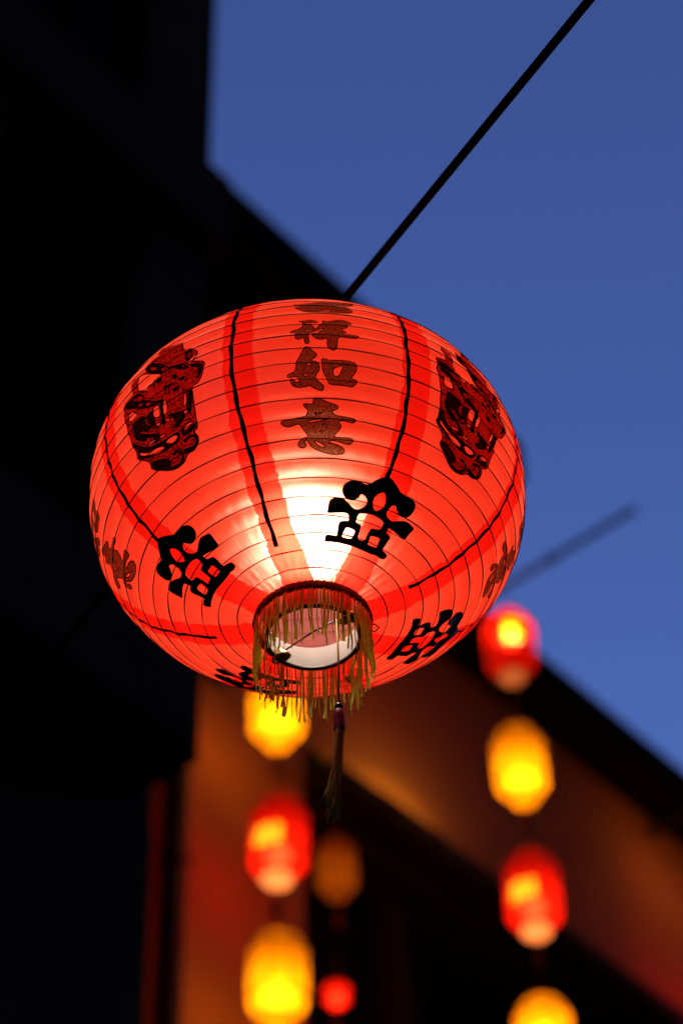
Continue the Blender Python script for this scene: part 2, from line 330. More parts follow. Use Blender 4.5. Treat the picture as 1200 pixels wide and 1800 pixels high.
for u in (7.80, 9.9, 12.0, 14.1, 16.2):
    slab('mullion', win, u, u + 0.17, 6.30, 6.415, GZ, 7.49, M_dark_trim)
slab('transom', win, 6.95, 26, 6.33, 6.41, 5.2, 5.3, M_dark_trim)
slab('sill', B, 6.94, 26, 6.0, 6.30, 3.0, 3.12, M_dark_trim)
pv, pf = tube([(6.06, 6.085, GZ), (6.06, 6.085, 7.89)], 0.036, 12)
pp = mesh('downpipe', pv, pf, M_pipe, B)
for z in (2.5, 4.6, 6.6, 7.6):
    slab('pipe_clamp', pp, 6.015, 6.103, 6.045, 6.13, z, z + 0.05, M_pipe, 0.006)

# taller wing behind, seen only as an eave over the lantern
W_ = building('roofed_wing', 'tall dark wing whose black eave slopes down behind the big lantern')
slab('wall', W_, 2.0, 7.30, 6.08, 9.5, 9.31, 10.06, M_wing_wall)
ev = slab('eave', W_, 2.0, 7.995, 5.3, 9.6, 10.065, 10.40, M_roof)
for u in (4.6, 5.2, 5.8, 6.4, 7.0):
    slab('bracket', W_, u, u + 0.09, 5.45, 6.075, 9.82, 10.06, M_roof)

# unseen block across the street, behind the eye, added to shut out sky light
O = building('sky_block_building', 'unseen dark block across the street, added behind the viewer to shut out sky light')
slab('wall', O, -14, 26, -10, -4.2, GZ, 34, M_dark_wall)
slab('cornice', O, -14.1, 26.1, -4.195, -3.9, 33.2, 33.9, M_dark_trim)
for k in range(9):
    for z0 in (1.0, 4.6, 8.2, 11.8, 15.4):
        w = slab('window', O, -11 + 3.6 * k, -9.2 + 3.6 * k, -4.18, -4.12, z0, z0 + 2.2, M_window_glass, 0)

# ------------------------------------------------------------------ paper of the small lanterns
def paper_small(name, tint, thin):
    def fn(nt):
        n = N(nt)
        sx = n.node('ShaderNodeSeparateXYZ'); n.put(sx.inputs[0], n.obj())
        az = n.math('ARCTAN2', sx.outputs[1], sx.outputs[0])
        st = n.math('SINE', n.math('MULTIPLY', az, 10.0))
        v = n.math('ADD', n.ramp(n.noise(14, 3.0), .3, .7, .82, 1.0), n.ramp(st, .5, 1.0, 0.0, -.45))
        c = n.mix(v, (0, 0, 0), tint)
        tr = n.bsdf('Translucent', c)
        df = n.bsdf('Diffuse', n.mix(v, (0, 0, 0), tuple(k * .7 for k in tint)))
        body = n.mixsh(0.30, tr, df)
        return n.mixsh(thin, body, n.bsdf('Transparent', n.mix(v, (0, 0, 0), tuple(k ** 0.8 for k in tint))))
    return mat(name, fn)
M_yellow = paper_small('yellow_paper', (1.0, 0.33, 0.002), 0.22)
M_red = paper_small('red_paper', (0.95, 0.012, 0.003), 0.34)
M_pale = paper_small('pale_paper', (1.0, 0.36, 0.12), 0.06)
M_gold = paper_small('gold_patch', (1.0, 0.42, 0.02), 0.08)
M_bulb_spot = paper_small('bulb_spot_paper', (1.0, 0.50, 0.01), 0.35)  # yellow tint stands in for the bulb glowing through the red paper
M_dull = paper_small('dull_paper', (0.9, 0.22, 0.008), 0.03)
M_cap = simple('lantern_cap', (0.22, 0.06, 0.02), 0.6, var=0.3, scale=30)
M_string = simple('red_string', (0.12, 0.015, 0.012), 0.8, var=0.3, scale=90)

def emit(name, color, strength):
    def fn(nt):
        n = N(nt)
        e = n.node('ShaderNodeEmission')
        n.put(e.inputs[0], color); e.inputs[1].default_value = strength
        return e.outputs[0]
    return mat(name, fn)
M_bulb_y = emit('bulb_glow', (1.0, 0.76, 0.48), 21.0)
M_bulb_r = emit('bulb_glow_red', (1.0, 0.72, 0.45), 27.0)
M_bulb_dim = emit('bulb_glow_dim', (1.0, 0.7, 0.4), 2.6)

HB, RB = 0.425, 0.129
def barrel_profile(H, Rr):
    pr = [(0.55, 0.0), (0.77, 0.10), (0.95, 0.19), (0.99, 0.21), (1.0, 0.24), (1.0, 0.5), (1.0, 0.79), (0.985, 0.83), (0.93, 0.86), (0.78, 0.93), (0.62, 0.985), (0.55, 1.0)]
    out = []
    for (a, b), (c, d) in zip(pr[:-1], pr[1:]):
        for k in range(3): out.append(((a + (c - a) * k / 3) * Rr, (b + (d - b) * k / 3) * H))
    out.append((pr[-1][0] * Rr, H))
    return out
PROTO = {}
def make_small(kind, H, Rr, paper, bulbm, patch, zb=0.30, pm=None):
    """parts as (name, mesh) built once per kind"""
    parts = []
    def add(name, vf, m, sub=None):
        me = bpy.data.meshes.new(name); me.from_pydata([tuple(v) for v in vf[0]], [], vf[1]); me.shade_smooth(); me.materials.append(m)
        parts.append((name, me, sub))
    pr = barrel_profile(H, Rr)
    n = 48
    vs, fs = [], []
    for r, z in pr:
        for k in range(n):
            a = 2 * math.pi * k / n
            rr = r * (1 - 0.018 * (1 - abs(math.cos(a * 12))) * min(1, r / Rr))
            vs.append((rr * math.cos(a), rr * math.sin(a), z))
    def in_patch(i, k):
        if not patch: return False
        a = (k * 7.5 + 3.75 + 180) % 360 - 180
        return abs(a) < patch[0] and patch[1] <= (pr[i][1] + pr[i + 1][1]) / 2 / H <= patch[2]
    cut = []
    for i in range(len(pr) - 1):
        for k in range(n):
            l = (k + 1) % n
            (cut if in_patch(i, k) else fs).append((i * n + k, i * n + l, (i + 1) * n + l, (i + 1) * n + k))
    add('body', (vs, fs), paper)
    if cut:
        used = sorted({j for q in cut for j in q}); ix = {j: i for i, j in enumerate(used)}
        add('panel_or_bulb_spot', ([(vs[j][0] * 1.01, vs[j][1] * 1.01, vs[j][2]) for j in used], [tuple(ix[j] for j in q) for q in cut]), pm or M_gold)
    bm_ = M_pale if kind.startswith('red') else paper
    add('bottom_paper', lathe([(0.55 * Rr, -0.001), (0.53 * Rr, -0.02 * H), (0.44 * Rr, -0.05 * H), (0.2 * Rr, -0.06 * H), (0.001, -0.062 * H)], 32), bm_)
    add('top_cap', lathe([(0.001, H + .02), (0.3 * Rr, H + .022), (0.47 * Rr, H + .016), (0.5 * Rr, H + .002)], 32), M_cap)
    add('rim', torus(0.57 * Rr, 0.006, 0.002, 40, 6), M_cap)
    for hz in (0.225, 0.80): add('hoop', torus(1.004 * Rr, 0.0055, hz * H, 48, 6), M_cap)
    zb = zb * H
    rb = (0.56 if kind.startswith('yellow') else 0.44) * Rr
    sp = [(max(.0005, rb * math.sin(t)), zb - rb * math.cos(t)) for t in [math.pi * k / 8 for k in range(9)]]
    add('bulb', lathe(sp, 16), bulbm)
    # tassel knot under the lantern and the string above it
    add('tassel', lathe([(.004, -.062 * H), (.004, -.10), (.016, -.115), (.020, -.15), (.018, -.20), (.006, -.205)], 12), M_string)
    add('string', tube([(0, 0, H + .02), (0, 0, H + .175)], .004, 6), M_string)
    PROTO[kind] = parts
make_small('yellow', HB, RB, M_yellow, M_bulb_y, None)
make_small('red', HB, RB, M_red, M_bulb_r, (30, .24, .52))
make_small('red_spot', HB, RB, M_red, M_bulb_r, (23, .34, .66), 0.66, M_bulb_spot)
make_small('yellow_high', HB, RB, M_yellow, M_bulb_y, None, 0.52)
make_small('dull', 0.31, 0.100, M_dull, M_bulb_dim, None)
make_small('small_red', 0.115, 0.060, M_red, M_bulb_r, None)
def put_small(kind, name, u, q, z, rz, label, group):
    e = empty(name, UQ(u, q, z), label, 'lantern', group)
    e.rotation_euler = (random.uniform(-.035, .035), random.uniform(-.035, .035), rz)
    for nm, me, _ in PROTO[kind]:
        link(bpy.data.objects.new(nm, me), e)
    return e
GR = 'small lanterns strung in columns by the facade'
uR, qR, uL, qL = 7.5495, 5.2206, 6.2924, 5.7057
# azimuth that turns a gold panel or the painted bulb spot towards the eye
def face(u, q, off): 
    p = UQ(u, q, 0); return math.atan2(-p.y, -p.x) + off
put_small('red_spot', 'hanging_lantern', uR, qR, 8.205, face(uR, qR, R(12)), 'small red lantern at the top of the right string, level with the thin pole', GR)
put_small('yellow', 'hanging_lantern', uR, qR, 7.400, .3, 'glowing yellow lantern between the two red ones of the right string', GR)
put_small('red', 'hanging_lantern', uR, qR, 6.615, face(uR, qR, R(-23)), 'small red lantern between the two yellow ones of the right string', GR)
put_small('yellow_high', 'hanging_lantern', uR, qR, 5.800, .9, 'glowing yellow lantern cut off by the bottom edge, right string', GR)
put_small('yellow', 'hanging_lantern', uL, qL, 7.250, .1, 'glowing yellow lantern half hidden behind the big lantern and its fringe', GR)
put_small('red', 'hanging_lantern', uL, qL, 6.460, face(uL, qL, R(-24)), 'small red lantern between two yellow ones in the left string', GR)
put_small('yellow', 'hanging_lantern', uL, qL, 5.720, .6, 'glowing yellow lantern at the bottom of the left string', GR)
put_small('dull', 'dim_lantern', 6.965, 5.93, 6.86, .4, 'dim brownish lantern to the right of the red one, left string', 'small lanterns beside the dark window')
put_small('small_red', 'dim_lantern', 7.00, 5.98, 6.28, .4, 'tiny red glowing lantern by the lowest yellow one', 'small lanterns beside the dark window')
uT, qT = 10.15, 5.62
put_small('yellow', 'hanging_lantern', uT, qT, 8.62, .2, 'yellow lantern hanging beyond the right edge of the picture, upper', 'lanterns beyond the right edge')
put_small('red', 'hanging_lantern', uT, qT, 7.81, face(uT, qT, 0), 'red lantern hanging beyond the right edge of the picture, lower', 'lanterns beyond the right edge')

def pole(u, z, q1, label):
    e = empty('lantern_pole', UQ(u, 6.1, z), label, 'pole')
    d = DN
    v, f = tube([d * 0.005, d * (6.1 - q1)], 0.017, 10)
    mesh('pole', v, f, M_pole, e)
    v, f = lathe([(.001, -.004), (.06, -.004), (.06, .012), (.03, .02)], 16)
    o = mesh('wall_plate', v, f, M_pole, e)
    o.rotation_euler = DN.to_track_quat('Z', 'Y').to_euler(); o.location = DN * 0.006
    v, f = torus(.028, .008, 0, 20, 6)
    o = mesh('clamp', v, f, M_pole, e)
    o.rotation_euler = DN.to_track_quat('Z', 'Y').to_euler(); o.location = DN * (6.1 - q1 - .55)
    return e
pole(uR, 8.845, 4.36, 'thin dark pole against the sky above the right lantern string')
pole(uL, 7.89, 5.50, 'thin pole behind the big lantern, holding the left string')
pole(uT, 9.18, 4.95, 'thin pole beyond the right edge, holding its lantern string')

def ledge_light(u, label):
    e = empty('ledge_light', UQ(u, 5.985, 7.67), label, 'lamp')
    e.rotation_euler = (0, 0, math.atan2(DU.y, DU.x))
    v, f = [], []
    box_obj('housing', (-.27, -.035, .001), (.27, .035, .018), M_dark_trim, e, .003)
    for s in (-1, 1): box_obj('end_plate', (s * .266 - .004, -.035, .019), (s * .266 + .004, .035, .075), M_dark_trim, e, .002)
    box_obj('front_plate', (-.261, -.037, .019), (.261, -.031, .062), M_dark_trim, e, .001)
    v, f = tube([(-.25, .004, .042), (-.1, .004, .042), (.1, .004, .042), (.25, .004, .042)], .016, 12)
    mesh('bulb', v, f, M_ledge_bulb, e)
    return e
M_ledge_bulb = emit('ledge_bulb', (1.0, 0.45, 0.04), 46.0)
ledge_light(7.62, 'small warm wall-washing lamp on the ledge between the two lantern strings')

# ------------------------------------------------------------------ the big paper lantern
AX = Vector((-0.02134792, -0.0123139, 0.99969627))
XX = Vector((0.999772107, -0.000262936, 0.0213462971))
YY = AX.cross(XX)
CEN = EYE + Vector((-0.03093159, 1.52282642, 1.59090739))
LAN = empty('paper_lantern', (0, 0, 0), 'big round red paper lantern with black characters and gold fringe on the cable', 'lantern')
LAN.matrix_world = Matrix.Translation(CEN) @ Matrix((XX, YY, AX)).transposed().to_4x4()
CL, CU, EL, EU = 0.1555, 0.14002366, 2.15, 2.3160547
RA = 0.2
TAB = []
_s = 0.0
_pr = None
NT = 6000
for i in range(NT + 1):
    ph = -math.pi / 2 + math.pi * i / NT
    co, si = abs(math.cos(ph)), math.sin(ph)
    e_, c_ = (EL, CL) if si < 0 else (EU, CU)
    r = RA * co ** (2 / e_)
    z = math.copysign(c_ * abs(si) ** (2 / e_), si)
    if _pr: _s += math.hypot(r - _pr[0], z - _pr[1])
    _pr = (r, z)
    TAB.append((_s, r, z))
import bisect
_keys = [t[0] for t in TAB]
def smooth_prof(s):
    i = min(max(bisect.bisect_left(_keys, s), 1), NT)
    a, b = TAB[i - 1], TAB[i]
    f = 0 if b[0] == a[0] else (s - a[0]) / (b[0] - a[0])
    return a[1] + (b[1] - a[1]) * f, a[2] + (b[2] - a[2]) * f
RIB = [0.0480, 0.0660, 0.0835, 0.0995, 0.1155, 0.1322, 0.1486, 0.1650, 0.1819, 0.1990, 0.2170, 0.2345, 0.2510, 0.2680, 0.2842, 0.3000, 0.3165, 0.3330, 0.3495, 0.3660, 0.3825, 0.3990, 0.4155, 0.4320, 0.4485, 0.4650, 0.4815, 0.4980, 0.5100]
RIBP = [smooth_prof(s) for s in RIB]
SAG = [random.uniform(0.0006, 0.0014) for _ in RIB]
WOB = [(random.uniform(0, 6.28), random.uniform(0, 6.28), random.uniform(.4, 1)) for _ in RIB]
def rib_off(i, az):
    """each wire sits a little in or out of the perfect shape"""
    a, b, c = WOB[i]
    return 0.0007 * c * (math.sin(2 * az + a) + 0.6 * math.sin(5 * az + b))
def paper_point(az, s, lift=0.0):
    i = min(max(bisect.bisect_right(RIB, s) - 1, 0), len(RIB) - 2)
    f = (s - RIB[i]) / (RIB[i + 1] - RIB[i])
    f = min(max(f, 0), 1)
    (ra, za), (rb, zb) = RIBP[i], RIBP[i + 1]
    ra += rib_off(i, az); rb += rib_off(i + 1, az)
    tr, tz = rb - ra, zb - za
    L = math.hypot(tr, tz)
    nr, nz = tz / L, -tr / L              # outward normal in the meridian plane
    crease = 0.00022 * math.sin(az * 37 + i * 2.1 + 3 * math.sin(az * 11 + i)) + 0.00035 * math.sin(az * 9 + i * 1.7)
    h = -(SAG[i] + crease) * 4 * f * (1 - f) + lift
    r = ra + tr * f + nr * h
    z = za + tz * f + nz * h
    return (r * math.cos(az), r * math.sin(az), z)

AZ0 = R(-62.449)
def f_paper(nt):
    n = N(nt)
    sx = n.node('ShaderNodeSeparateXYZ'); n.put(sx.inputs[0], n.obj())
    x, y, z = sx.outputs
    az = n.math('ARCTAN2', y, x)
    rr = n.math('SQRT', n.math('ADD', n.math('MULTIPLY', x, x), n.math('MULTIPLY', y, y)))
    t = n.math('ADD', n.math('DIVIDE', n.math('SUBTRACT', az, AZ0), math.pi / 4), 16.5)
    cell = n.math('FLOOR', t)
    fr = n.math('SUBTRACT', n.math('SUBTRACT', t, cell), 0.5)
    dist = n.math('MULTIPLY', n.math('MULTIPLY', fr, math.pi / 4), rr)     # metres from the seam
    wn_ = n.node('ShaderNodeTexWhiteNoise', noise_dimensions='1D'); n.put(wn_.inputs['W'], n.math('ADD', n.math('MODULO', cell, 8.0), 0.37))
    dist = n.math('SUBTRACT', dist, n.math('SUBTRACT', n.math('MULTIPLY', wn_.outputs[0], 0.009), 0.0005))
    rag = n.math('SUBTRACT', n.noise(55, 5.0, 0.65), 0.5)
    dist = n.math('ADD', dist, n.math('MULTIPLY', rag, 0.011))
    fine = n.math('SUBTRACT', n.noise(420, 2.0, 0.6), 0.5)
    dist = n.math('ADD', dist, n.math('MULTIPLY', fine, 0.0016))
    band = n.ramp(n.math('ABSOLUTE', dist), 0.0136, 0.0142, 1.0, 0.0)
    cloud = n.ramp(n.noise(26, 5.0, 0.65), .3, .7, 0.72, 1.0)
    fib = n.ramp(n.noise(900, 2.0, 0.7), .25, .75, 0.90, 1.0)
    grain = n.math('MULTIPLY', cloud, fib)
    one = n.mix(grain, (0.66, 0.020, 0.006), (0.95, 0.036, 0.0115))
    two = n.mix(grain, (0.66, 0.004, 0.002), (0.92, 0.009, 0.004))
    T = n.mix(band, one, two)
    geo = n.node('ShaderNodeNewGeometry')
    inside = geo.outputs['Backfacing']
    liner = n.math('MULTIPLY', inside, n.ramp(z, -0.142, -0.141, 1.0, 0.0))
    refl = n.mix(inside, n.mix(band, (0.55, 0.035, 0.022), (0.50, 0.02, 0.012)), (0.66, 0.20, 0.17))
    refl = n.mix(liner, refl, (0.93, 0.90, 0.84))
    tl = n.bsdf('Translucent', T)
    df = n.bsdf('Diffuse', refl)
    base = n.mixsh(n.math('ADD', n.math('MULTIPLY', inside, 0.66), 0.24), tl, df)
    bp = n.node('ShaderNodeBump'); bp.inputs['Strength'].default_value = 0.6; bp.inputs['Distance'].default_value = 0.002
    cv = n.node('ShaderNodeCombineXYZ'); n.put(cv.inputs[0], n.math('MULTIPLY', az, 26.0)); n.put(cv.inputs[1], n.math('MULTIPLY', z, 45.0)); n.put(cv.inputs[2], cell)
    wr = n.math('ADD', n.noise(70, 4.0, 0.6), n.math('MULTIPLY', n.noise(1.0, 3.0, 0.6, cv.outputs[0]), 0.8))
    n.put(bp.inputs['Height'], wr)
    for s_ in (tl, df): nt.links.new(bp.outputs[0], s_.node.inputs['Normal'])
    f1 = n.bsdf('Refraction', n.mix(band, (0.98, 0.60, 0.45), (0.60, 0.085, 0.045)), 0.62, IOR=1.45)
    f2 = n.bsdf('Refraction', n.mix(band, (0.95, 0.100, 0.034), (0.75, 0.016, 0.005)), 0.88, IOR=1.45)
    b2 = n.node('ShaderNodeBump'); b2.inputs['Strength'].default_value = 0.13; b2.inputs['Distance'].default_value = 0.002
    n.put(b2.inputs['Height'], wr)
    for s_ in (f1, f2): nt.links.new(b2.outputs[0], s_.node.inputs['Normal'])
    return n.mixsh(0.38, base, n.mixsh(0.52, f1, f2))
M_paper = mat('lantern_paper', f_paper)

# shell
NA = 288
svals = []
for a, b in zip(RIB[:-1], RIB[1:]):
    for k in range(5): svals.append(a + (b - a) * k / 5)
svals.append(RIB[-1])
vs, fs = [], []
for s in svals:
    for k in range(NA): vs.append(paper_point(2 * math.pi * k / NA - math.pi, s))
for i in range(len(svals) - 1):
    for k in range(NA):
        l = (k + 1) % NA
        fs.append((i * NA + k, i * NA + l, (i + 1) * NA + l, (i + 1) * NA + k))
mesh('paper_shade', vs, fs, M_paper, LAN)
# paper collar that narrows to the bottom opening
rB, zB = RIBP[0]
r2, z2 = 0.04072, -0.17076
col = [(r2 + (rB - r2) * (k / 6) ** 0.8, z2 + (zB - z2) * k / 6) for k in range(7)]
v, f = lathe(col, 96)
mesh('paper_collar', v, f, M_paper, LAN)

def f_white(nt):
    n = N(nt)
    c = n.mix(n.noise(60, 4.0), (0.78, 0.74, 0.66), (0.95, 0.93, 0.88))
    return n.mixsh(0.3, n.bsdf('Diffuse', c), n.bsdf('Translucent', c))
M_white = mat('white_card', f_white)
v, f = lathe([(.0400, z2 + .0012), (.0401, z2 + .008), (.0403, z2 + .016), (.0408, z2 + .025)], 96)
mesh('inner_collar', v, f, M_white, LAN)

# wire ribs
for i, s in enumerate(RIB):
    r, z = RIBP[i]
    n_, m_ = 160, 6
    th = 0.00054 if 0 < i < len(RIB) - 1 else 0.0012
    pv = []
    for k in range(n_):
        a = 2 * math.pi * k / n_
        rad = r + rib_off(i, a) + 0.0001
        wz = 0.0003 * math.sin(6 * a + i) + 0.0002 * math.sin(17 * a + 2 * i)
        tk = th * (1 + 0.35 * math.sin(9 * a + 3 * i) * math.sin(4 * a + i))
        for j in range(m_):
            g = 2 * math.pi * j / m_
            q = rad + tk * math.cos(g)
            pv.append((q * math.cos(a), q * math.sin(a), z + wz + tk * math.sin(g)))
    pf = [(k * m_ + j, ((k + 1) % n_) * m_ + j, ((k + 1) % n_) * m_ + (j + 1) % m_, k * m_ + (j + 1) % m_) for k in range(n_) for j in range(m_)]
    mesh('wire_rib', pv, pf, M_wire if i else M_ring, LAN)

# ------------------------------------------------------------------ prints on the paper
def ink_film(name, tint, dark, speck, gloss=0.04):
    """printed film: light from the lantern passes it, tinted"""
    def fn(nt):
        n = N(nt)
        v = n.noise(950, 3.0, 0.75)
        c = n.mix(n.ramp(v, .42, .62), dark, tint) if speck else tint
        d = n.principled(tuple(k * .3 for k in tint), 0.45, 0, 0.4)
        return n.mixsh(gloss, n.bsdf('Transparent', c), d)
    return mat(name, fn)
M_ink = mat('black_ink', lambda nt: N(nt).principled((0.006, 0.004, 0.004), 0.5, 0, 0.18))
M_char = ink_film('bronze_ink', (0.36, 0.55, 0.40), (0.06, 0.09, 0.07), True)
M_edge = ink_film('ink_outline', (0.035, 0.004, 0.003), (0, 0, 0), False)
def f_film(nt):
    n = N(nt)
    vo = n.node('ShaderNodeTexVoronoi', feature='DISTANCE_TO_EDGE'); vo.inputs['Scale'].default_value = 150
    wv = n.node('ShaderNodeTexNoise'); wv.inputs['Scale'].default_value = 60
    n.put(wv.inputs['Vector'], n.obj())
    mx = n.node('ShaderNodeMix', data_type='VECTOR'); mx.inputs[0].default_value = 0.012
    n.put(mx.inputs[4], n.obj()); n.put(mx.inputs[5], wv.outputs[1]); nt.links.new(mx.outputs[1], vo.inputs['Vector'])
    ln = n.ramp(vo.outputs[0], 0.035, 0.06, 1.0, 0.0)
    zone = n.ramp(n.noise(55, 1.0), .40, .46)
    sp = n.ramp(n.noise(900, 3.0, 0.75), .42, .62)
    c = n.mix(sp, (0.24, 0.028, 0.020), (0.48, 0.12, 0.10))
    c = n.mix(n.math('MULTIPLY', ln, zone), c, (0.03, 0.003, 0.002))
    return n.mixsh(0.03, n.bsdf('Transparent', c), n.principled((0.05, 0.01, 0.01), 0.5))
M_film = mat('dark_red_film', f_film)
M_figink = ink_film('figure_ink', (0.13, 0.020, 0.015), (0.010, 0.001, 0.001), True)

def fill_2d(loops):
    """triangulate an outline with holes given in (degrees, mm)"""
    cu = bpy.data.curves.new('tmp', 'CURVE')
    cu.dimensions = '2D'; cu.fill_mode = 'BOTH'
    for lp in loops:
        sp = cu.splines.new('POLY')
        sp.points.add(len(lp) - 1)
        for p, (a, s) in zip(sp.points, lp): p.co = (a * 3.0, s, 0, 1)
        sp.use_cyclic_u = True
    ob = bpy.data.objects.new('tmp', cu)
    COL.objects.link(ob)
    dg = bpy.context.evaluated_depsgraph_get()
    me = bpy.data.meshes.new_from_object(ob.evaluated_get(dg))
    bpy.data.objects.remove(ob); bpy.data.curves.remove(cu)
    return me
def rounded(lp, it=2):
    """Chaikin corner cutting"""
    for _ in range(it):
        o = []
        for i in range(len(lp)):
            a, b = lp[i], lp[(i + 1) % len(lp)]
            o += [(a[0] * .8 + b[0] * .2, a[1] * .8 + b[1] * .2), (a[0] * .2 + b[0] * .8, a[1] * .2 + b[1] * .8)]
        lp = o
    return lp
def decal_mesh(name, loops, lift, material, az0):
    me = fill_2d(loops)
    bm = bmesh.new(); bm.from_mesh(me); bpy.data.meshes.remove(me)
    ss = [v.co.y for v in bm.verts]; aa = [v.co.x for v in bm.verts]
    lo, hi = min(ss), max(ss)
    cuts = []
    for a, b in zip(RIB[:-1], RIB[1:]):
        for k in range(0, 4): cuts.append((a + (b - a) * k / 4) * 1000)
    for c in cuts:
        if lo < c < hi: bmesh.ops.bisect_plane(bm, geom=bm.verts[:] + bm.edges[:] + bm.faces[:], plane_co=(0, c, 0), plane_no=(0, 1, 0))
    x = math.floor(min(aa) / 4.5) * 4.5
    while x < max(aa):
        if x > min(aa): bmesh.ops.bisect_plane(bm, geom=bm.verts[:] + bm.edges[:] + bm.faces[:], plane_co=(x, 0, 0), plane_no=(1, 0, 0))
        x += 4.5
    for v in bm.verts:
        v.co = Vector(paper_point(R(az0 + v.co.x / 3.0), v.co.y / 1000, lift))
    me = bpy.data.meshes.new(name)
    bm.to_mesh(me); bm.free()
    me.materials.append(material)
    return me
def outline_mesh(name, loops, lift, width, material, az0):
    """thin printed line along every loop (width in mm)"""
    vs, fs = [], []
    for lp in loops:
        pts = []
        for i in range(len(lp)):
            a, b = lp[i], lp[(i + 1) % len(lp)]
            k = max(1, int(math.hypot((b[0] - a[0]) * 3, b[1] - a[1]) / 2.0))
            for j in range(k): pts.append((a[0] + (b[0] - a[0]) * j / k, a[1] + (b[1] - a[1]) * j / k))
        m_ = len(pts); base = len(vs)
        for i in range(m_):
            s = pts[i][1] / 1000
            rr = math.hypot(*paper_point(0, s)[:2]) * 1000
            k = math.pi / 180 * rr
            p, q = pts[i - 1], pts[(i + 1) % m_]
            tx, ty = (q[0] - p[0]) * k, q[1] - p[1]
            L = math.hypot(tx, ty) or 1
            nx, ny = -ty / L, tx / L
            for sg in (-.5, .5):
                vs.append(paper_point(R(az0 + pts[i][0] + nx * sg * width / k), (pts[i][1] + ny * sg * width) / 1000, lift))
        for i in range(m_):
            j = (i + 1) % m_
            fs.append((base + 2 * i, base + 2 * j, base + 2 * j + 1, base + 2 * i + 1))
    me = bpy.data.meshes.new(name)
    me.from_pydata(vs, [], fs)
    me.materials.append(material)
    return me
def part(name, me, parent): return link(bpy.data.objects.new(name, me), parent)

A0 = -62.449
AT = -85.3
# the four black emblems on alternate seams
for k in range(4):
    part('emblem', decal_mesh('emblem', [rounded(l, 1) for l in SYMBOL], 0.0010, M_ink, A0 + 90 * k), LAN)
# four lucky-phrase columns and four robed-figure prints
for k in range(4):
    if k != 1 and k != 2 or True:
        for nm in (JI, XIANG, [RU, KOU], YI):
            groups = nm if nm and isinstance(nm[0][0], list) and isinstance(nm[0][0][0], tuple) else [nm]
            for g_ in groups:
                lp = [rounded(l, 2) for l in g_]
                o = part('character', decal_mesh('character', lp, 0.0009, M_char, AT + 90 * k), LAN)
                part('outline', outline_mesh('outline', lp, 0.0012, 0.95, M_edge, AT + 90 * k), o)
    fz = AT - 45 + 90 * k - (2.0 if k == 1 else 0)
    lp = [rounded(l, 1) for l in FIGOUT]
    o = part('robed_figure_print', decal_mesh('robed_figure_print', lp, 0.0008, M_film, fz), LAN)
    part('outline', outline_mesh('outline', lp, 0.0014, 1.3, M_figink, fz), o)
    for g_ in FIGINK:
        lq = [rounded(l, 1) for l in g_]
        part('ink_shape', decal_mesh('ink_shape', lq, 0.0011, M_figink, fz), o)
        part('outline', outline_mesh('outline', [[(a * 1.0, s + 2.2) for a, s in l] for l in lq[:1]], 0.0016, 0.7, M_figink, fz), o)
# black tape over the seams
for k in range(8):
    az = A0 + 45 * k
    s0, s1 = (0.153, 0.505) if k % 2 == 0 else (0.091, 0.505)
    vs, fs = [], []
    n_ = 110
    rg = random.Random(k)
    for i in range(n_ + 1):
        s = s0 + (s1 - s0) * i / n_
        rr = math.hypot(*paper_point(0, s)[:2])
        w = 0.0019 + 0.0003 * math.sin(i * .9 + k)
        dr = 0.0012 * math.sin(s * 38 + k * 2) + 0.0004 * math.sin(s * 190 + k)
        for sg in (-1, 1): vs.append(paper_point(R(az) + (dr + sg * w) / rr, s, 0.0007))
    for i in range(n_): fs.append((2 * i, 2 * i + 1, 2 * i + 3, 2 * i + 2))
    mesh('seam_tape', vs, fs, M_tape, LAN)

# ------------------------------------------------------------------ bottom opening
v, f = torus(r2, 0.0019, z2, 96, 8)
mesh('opening_ring', v, f, M_ring, LAN)
# braid the fringe hangs from
br = [(rB + .0015, zB + .003), (rB + .0042, zB + .001), (rB + .0046, zB - .004), (rB + .0030, zB - .0075), (rB + .0012, zB - .006)]
vs, fs = lathe(br, 220, close=True)
vs = [(x * (1 + .012 * math.sin(i * 2.9)), y * (1 + .012 * math.sin(i * 2.9)), z + .0006 * math.sin(i * 1.7)) for i, (x, y, z) in enumerate(vs)]
mesh('fringe_braid', vs, fs, M_braid, LAN)
INV = LAN.matrix_world.inverted().to_3x3()
down = (INV @ Vector((0, 0, -1))).normalized()
rg = random.Random(21)
NF = 118
for k in range(NF):
    a = 2 * math.pi * (k + rg.uniform(-.45, .45)) / NF
    rim = rB + .0030
    p0 = Vector((rim * math.cos(a), rim * math.sin(a), zB - .004))
    tang = Vector((-math.sin(a), math.cos(a), 0))
    rad = Vector((math.cos(a), math.sin(a), 0))
    L = rg.uniform(.052, .070) * (1.0 if rg.random() > .12 else .72)
    w = rg.choice((.0005, .0006, .0008, .0010, .0013, .0017))
    lean = rg.uniform(-.035, .035)
    ph, ph2, tw = rg.uniform(0, 6.3), rg.uniform(0, 6.3), rg.uniform(-.8, .8)
    vs, fs = [], []
    ns = 16
    for i in range(ns + 1):
        t = i / ns
        c = p0 + down * (L * t) + tang * (lean * L * t + .0008 * t * math.sin(t * 7 + ph)) + rad * (.0018 * t * math.sin(t * 7 + ph2))
        ang = tw * t + .5 * math.sin(t * 6 + ph)
        wd = (tang * math.cos(ang) + rad * math.sin(ang)) * w * (1 + .15 * math.sin(t * 9 + ph2))
        fold = rad * math.cos(ang) - tang * math.sin(ang)
        vs += [c - wd, c + fold * (.0005 * math.sin(i * 2.3 + ph) + .0006), c + wd]
    for i in range(ns):
        b = 3 * i
        fs += [(b, b + 1, b + 4, b + 3), (b + 1, b + 2, b + 5, b + 4)]
    mesh('fringe_strand', vs, fs, M_fringe, LAN)
